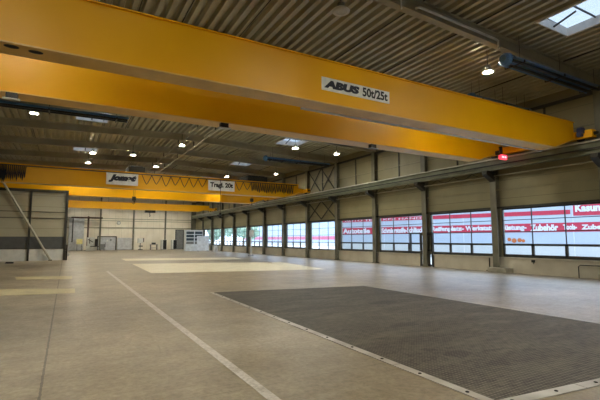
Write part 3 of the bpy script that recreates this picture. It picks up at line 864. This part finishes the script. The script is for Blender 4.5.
t = thing('grey_wall_panel', 'plain light grey panel right of the wide far door', 'panel', (8.6, 74.1, 0))
MB().box(7.4, 9.65, 74.1, 74.25, 0, 2.0).build('sheet', M['grey'], t)
MB().box(7.4, 9.65, 74.06, 74.1, 0, .08).build('foot_rail', M['midgrey'], t)
# drill press
t = thing('pillar_drill', 'white and black pillar drill standing right of the grey wall panel', 'machine', (10.8, 73, 0))
MB().box(10.5, 11.15, 72.7, 73.3, 0, .12).build('base', M['dark'], t)
MB().tube([(10.8, 73.1, .1), (10.8, 73.1, 1.9)], .08, 12).build('pillar', M['midgrey'], t)
MB().box(10.35, 11.15, 72.55, 73.25, 1.15, 1.9).build('head', M['white'], t, bevel=.04)
MB().box(10.55, 11.1, 72.5, 73.05, .55, .72).build('work_table', M['black'], t)
MB().box(11.15, 11.3, 72.7, 73.0, 1.3, 1.95).build('motor', M['black'], t)
# grey bench
t = thing('work_bench', 'grey workbench with a dark box near the middle of the far wall', 'bench', (13, 73, 0))
MB().box(12.35, 13.5, 72.6, 73.4, .85, .92).build('top', M['midgrey'], t)
for x in (12.42, 13.43):
    for y in (72.67, 73.33): MB().box(x-.04, x+.04, y-.04, y+.04, 0, .85).build('leg', M['dark'], t)
MB().box(12.4, 13.45, 72.65, 73.35, .3, .36).build('shelf', M['midgrey'], t)
tag(MB().box(12.6, 13.2, 72.75, 73.25, .92, 1.2).build('tool_box', M['dark'], bevel=.02), 'dark toolbox on the grey far workbench', 'box')
# two cabinets
def cabinet(x, lb):
    t = thing('machine_cabinet', lb, 'cabinet', (x, 73, 0), 'black and white cabinets at the far wall')
    MB().box(x-.42, x+.42, 72.55, 73.3, .05, 1.68).build('body', M['white'], t, bevel=.02)
    MB().box(x-.14, x+.40, 72.51, 72.55, .1, 1.64).build('door', M['black'], t)
    MB().box(x-.40, x+.40, 72.57, 73.28, 0, .06).build('plinth', M['dark'], t)
cabinet(14.5, 'black and white cabinet at the far wall, left of two')
cabinet(16.2, 'black and white cabinet at the far wall, right of two')
struct(MB().box(16.75, 16.86, 74.2, 74.4, 0, 3.4).box(18.1, 18.2, 74.2, 74.4, 0, 3.4).box(16.75, 18.2, 74.2, 74.4, 3.35, 3.45).build('door_3', M['dark']), 'tall grey door in the far wall')
MB().box(16.86, 18.1, 74.28, 74.4, 0, 3.35).build('door_leaf', M['midgrey'], bpy.data.objects['door_3'])
t = thing('wall_clock', 'round pale clock high on the far wall', 'clock', (7.5, 74.2, 4.4))
MB().tube([(7.5, 74.2, 4.45), (7.5, 74.39, 4.45)], .30, 24).build('rim', M['midgrey'], t)
MB().tube([(7.5, 74.17, 4.45), (7.5, 74.205, 4.45)], .24, 24).build('dial', M['white'], t)
# glazed booth
BX0, BX1, BY = 15.75, 18.35, 63.0
t = thing('glazed_office_booth', 'white glazed office booth in the far right corner', 'booth', ((BX0+BX1)/2, BY+.5, 0))
MB().box(BX0, BX1, BY, BY+.08, 0, .98).box(BX0, BX0+.08, BY+.08, BY+1, 0, 3.05).box(BX1-.08, BX1, BY+.08, BY+1, 0, 3.05).box(BX0, BX1, BY+1, BY+1.08, 0, 3.05).build('wall_panel', M['boothwhite'], t)
MB().box(BX0-.04, BX1+.04, BY-.04, BY+1.1, 3.05, 3.15).build('roof', M['boothwhite'], t)
f = MB()
for i in range(3):
    x = BX0+(BX1-BX0)*i/2; f.box(max(BX0, x-.07), min(BX1, x+.07), BY-.02, BY+.06, .98, 3.05)
for i in range(5):
    z = .98+2.0*i/4; f.box(BX0, BX1, BY-.02, BY+.06, z-.05, z+.05)
fr = f.build('window_frame', M['boothwhite'], t)
for i in range(2):
    for j in range(4):
        x0 = BX0+(BX1-BX0)*i/2+.06; x1 = BX0+(BX1-BX0)*(i+1)/2-.06; z0 = .98+.5*j+.04; z1 = z0+.42
        MB().box(x0, x1, BY+.015, BY+.03, z0, z1).build('pane', M['boothpane' if j != 0 else 'midgrey'], fr)
t = thing('white_screen_panel', 'plain white screen panel standing before the glazed booth', 'panel', (17.8, 61.2, 0))
MB().box(16.95, 18.75, 61.15, 61.22, .06, 2.25).build('sheet', M['boothwhite'], t)
for x in (17.15, 18.55): MB().box(x-.05, x+.05, 60.9, 61.5, 0, .06).build('foot', M['midgrey'], t)
# a-frame and sign post
t = thing('a_frame_sign', 'white folding floor sign near the far windows', 'sign', (17.3, 53.7, 0))
MB().prism([(17.05, 53.4, 0), (17.65, 53.4, 0), (17.55, 53.62, .95), (17.15, 53.62, .95)], (0, .03, 0)).build('front_board', M['white'], t)
MB().prism([(17.05, 54.0, 0), (17.65, 54.0, 0), (17.55, 53.70, .95), (17.15, 53.70, .95)], (0, .03, 0)).build('back_board', M['white'], t)
MB().box(17.15, 17.55, 53.6, 53.75, .93, .97).build('hinge', M['midgrey'], t)
MB().tube([(17.25, 53.40, .2), (17.38, 53.52, .6), (17.5, 53.40, .2)], .03).build('pictogram', M['midgrey'], t)
t = thing('sign_post', 'white post with a square board before the far windows', 'sign', (17.05, 40.8, 0))
MB().box(16.99, 17.09, 40.75, 40.85, .04, 2.7).build('post', M['white'], t)
MB().box(16.8, 17.32, 40.71, 40.75, 2.02, 2.72).build('board', M['white'], t)
MB().box(16.8, 17.3, 40.6, 41.0, 0, .05).build('foot', M['midgrey'], t)

# ------------------------------------------------------------------ outside
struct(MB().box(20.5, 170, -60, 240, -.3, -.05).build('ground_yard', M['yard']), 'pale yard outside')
AN = math.radians(15); fd = Vector((-math.sin(AN), math.cos(AN), 0)); fp = Vector((36.0, 16.3, 0)); fn = Vector((math.cos(AN), math.sin(AN), 0))
def fpt(s, z, out=0): return fp+fd*s-fn*out+Vector((0, 0, z))
t = thing('shop_building', 'pale shop building across the yard with red and white lettered bands', 'building', fpt(10, -.05))
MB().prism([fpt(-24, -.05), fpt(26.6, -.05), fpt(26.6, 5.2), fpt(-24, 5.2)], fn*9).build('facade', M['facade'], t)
j = MB()
for s in range(-22, 27, 3): j.prism([fpt(s-.03, -.05, .012), fpt(s+.03, -.05, .012), fpt(s+.03, 5.1, .012), fpt(s-.03, 5.1, .012)], fn*.012)
j.build('panel_joint', M['grey'], t)
def band(s0, s1, z0, z1, bands_parent=t, m='red', out=.03):
    return MB().prism([fpt(s0, z0, out), fpt(s1, z0, out), fpt(s1, z1, out), fpt(s0, z1, out)], fn*out).build('banner', M[m], bands_parent)
ROT = (PI/2, 0, -PI/2+AN)
bu = band(2.15, 26.4, 3.76, 4.12)
br = band(-6.5, 1.95, 3.62, 4.62)
text('lettering', 'Kasun-Shop', 0, fpt(1.80, 3.74, .045), ROT, M['whiteink'], br, width=3.3, height=.80, offset=.05)
text('lettering', 'AUTO TEILE KFZ HANDEL', 0, fpt(25.6, 3.84, .045), ROT, M['whiteink'], bu, width=11.2, height=.2, offset=.0)
bl = band(-14, 26.4, 2.34, 3.08)
def bandtext(body, s0, s1, z0=2.42, z1=3.0):
    text('lettering', body, 0, fpt(s0, z0, .045), ROT, M['whiteink'], bl, width=s0-s1, height=z1-z0, offset=.05)
bandtext('Autoteile', 25.9, 21.9); bandtext('Schmierstoffe-Schläuche', 20.3, 14.9)
bandtext('Reifenplatz-', 14.3, 10.95); bandtext('Werkstattausrüstung-', 10.8, 5.45); bandtext('Zubehör', 5.15, 3.05)
bandtext('Tools-', 2.7, 1.75, 2.5, 2.95); bandtext('Zubehör-Service', 1.45, -2.6, 2.5, 2.9)
o = MB()
for s, z, r in ((6.9, 1.72, .16), (6.5, 1.62, .2), (6.05, 1.66, .18), (5.75, 1.6, .14)):
    c = fpt(s, z, .02); o.tube([c, c-fn*.02], r, 12)
o.build('orange_emblem', M['orange'], t)
# far warehouse with a red stripe
t = thing('far_warehouse', 'far pale warehouse with a red stripe seen through the farther windows', 'building', (60, 110, -.05))
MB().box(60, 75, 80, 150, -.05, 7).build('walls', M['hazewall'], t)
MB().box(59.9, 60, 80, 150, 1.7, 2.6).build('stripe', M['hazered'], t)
MB().box(59.6, 75.4, 79.6, 150.4, 7, 7.4).build('roof', M['grey'], t)
for i, (x, y, hgt) in enumerate(((34, 82, 7), (38, 96, 9), (33, 104, 6), (44, 118, 10))):
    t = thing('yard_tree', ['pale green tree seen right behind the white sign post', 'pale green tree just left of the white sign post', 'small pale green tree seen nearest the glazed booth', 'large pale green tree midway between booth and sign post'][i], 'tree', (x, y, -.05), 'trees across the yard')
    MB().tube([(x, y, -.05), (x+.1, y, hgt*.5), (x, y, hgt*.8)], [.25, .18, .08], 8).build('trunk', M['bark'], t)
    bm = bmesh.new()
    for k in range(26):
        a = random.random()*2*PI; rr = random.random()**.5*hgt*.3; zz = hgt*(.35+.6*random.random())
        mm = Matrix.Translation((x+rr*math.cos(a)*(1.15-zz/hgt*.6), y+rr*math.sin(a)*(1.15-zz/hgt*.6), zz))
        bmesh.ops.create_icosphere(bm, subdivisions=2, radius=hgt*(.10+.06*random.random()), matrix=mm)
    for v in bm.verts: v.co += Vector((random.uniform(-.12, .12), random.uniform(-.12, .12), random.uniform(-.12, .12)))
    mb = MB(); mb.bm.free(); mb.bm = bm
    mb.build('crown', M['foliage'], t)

# ------------------------------------------------------------------ sky, camera, view
wd = bpy.data.worlds.new('sky'); SC.world = wd; wd.use_nodes = True
nt = wd.node_tree; bg = nt.nodes['Background']
tc = N(nt, 'ShaderNodeTexCoord'); sp = N(nt, 'ShaderNodeSeparateXYZ'); nt.links.new(tc.outputs['Generated'], sp.inputs[0])
cl = ramp(nt, sp.outputs['Z'], [(.0, (.80, .88, 1.0, 1)), (.5, (.74, .86, 1.0, 1)), (1.0, (.72, .85, 1.0, 1))])
nt.links.new(cl, bg.inputs['Color']); bg.inputs['Strength'].default_value = SKY

cam = bpy.data.cameras.new('camera'); co = bpy.data.objects.new('camera', cam); C.objects.link(co)
cam.sensor_fit = 'HORIZONTAL'; cam.sensor_width = 36; cam.lens = 413.865/600*36
yaw, pit = 0.513115581, 0.0952938766
fw = Vector((math.sin(yaw)*math.cos(pit), math.cos(yaw)*math.cos(pit), math.sin(pit)))
co.location = (0, 0, 1.7117)
co.rotation_euler = fw.to_track_quat('-Z', 'Y').to_euler()
cam.clip_end = 600
SC.camera = co
vs = SC.view_settings; vs.view_transform = 'Standard'; vs.look = 'None'; vs.gamma = 1; vs.exposure = 0.08; vs.use_curve_mapping = False
SC.cycles.max_bounces = 10; SC.cycles.diffuse_bounces = 5; SC.cycles.glossy_bounces = 4; SC.cycles.transparent_max_bounces = 12
SC.cycles.use_denoising = True
SC.cycles.sample_clamp_indirect = 6.0
SC.cycles.caustics_reflective = False; SC.cycles.caustics_refractive = False
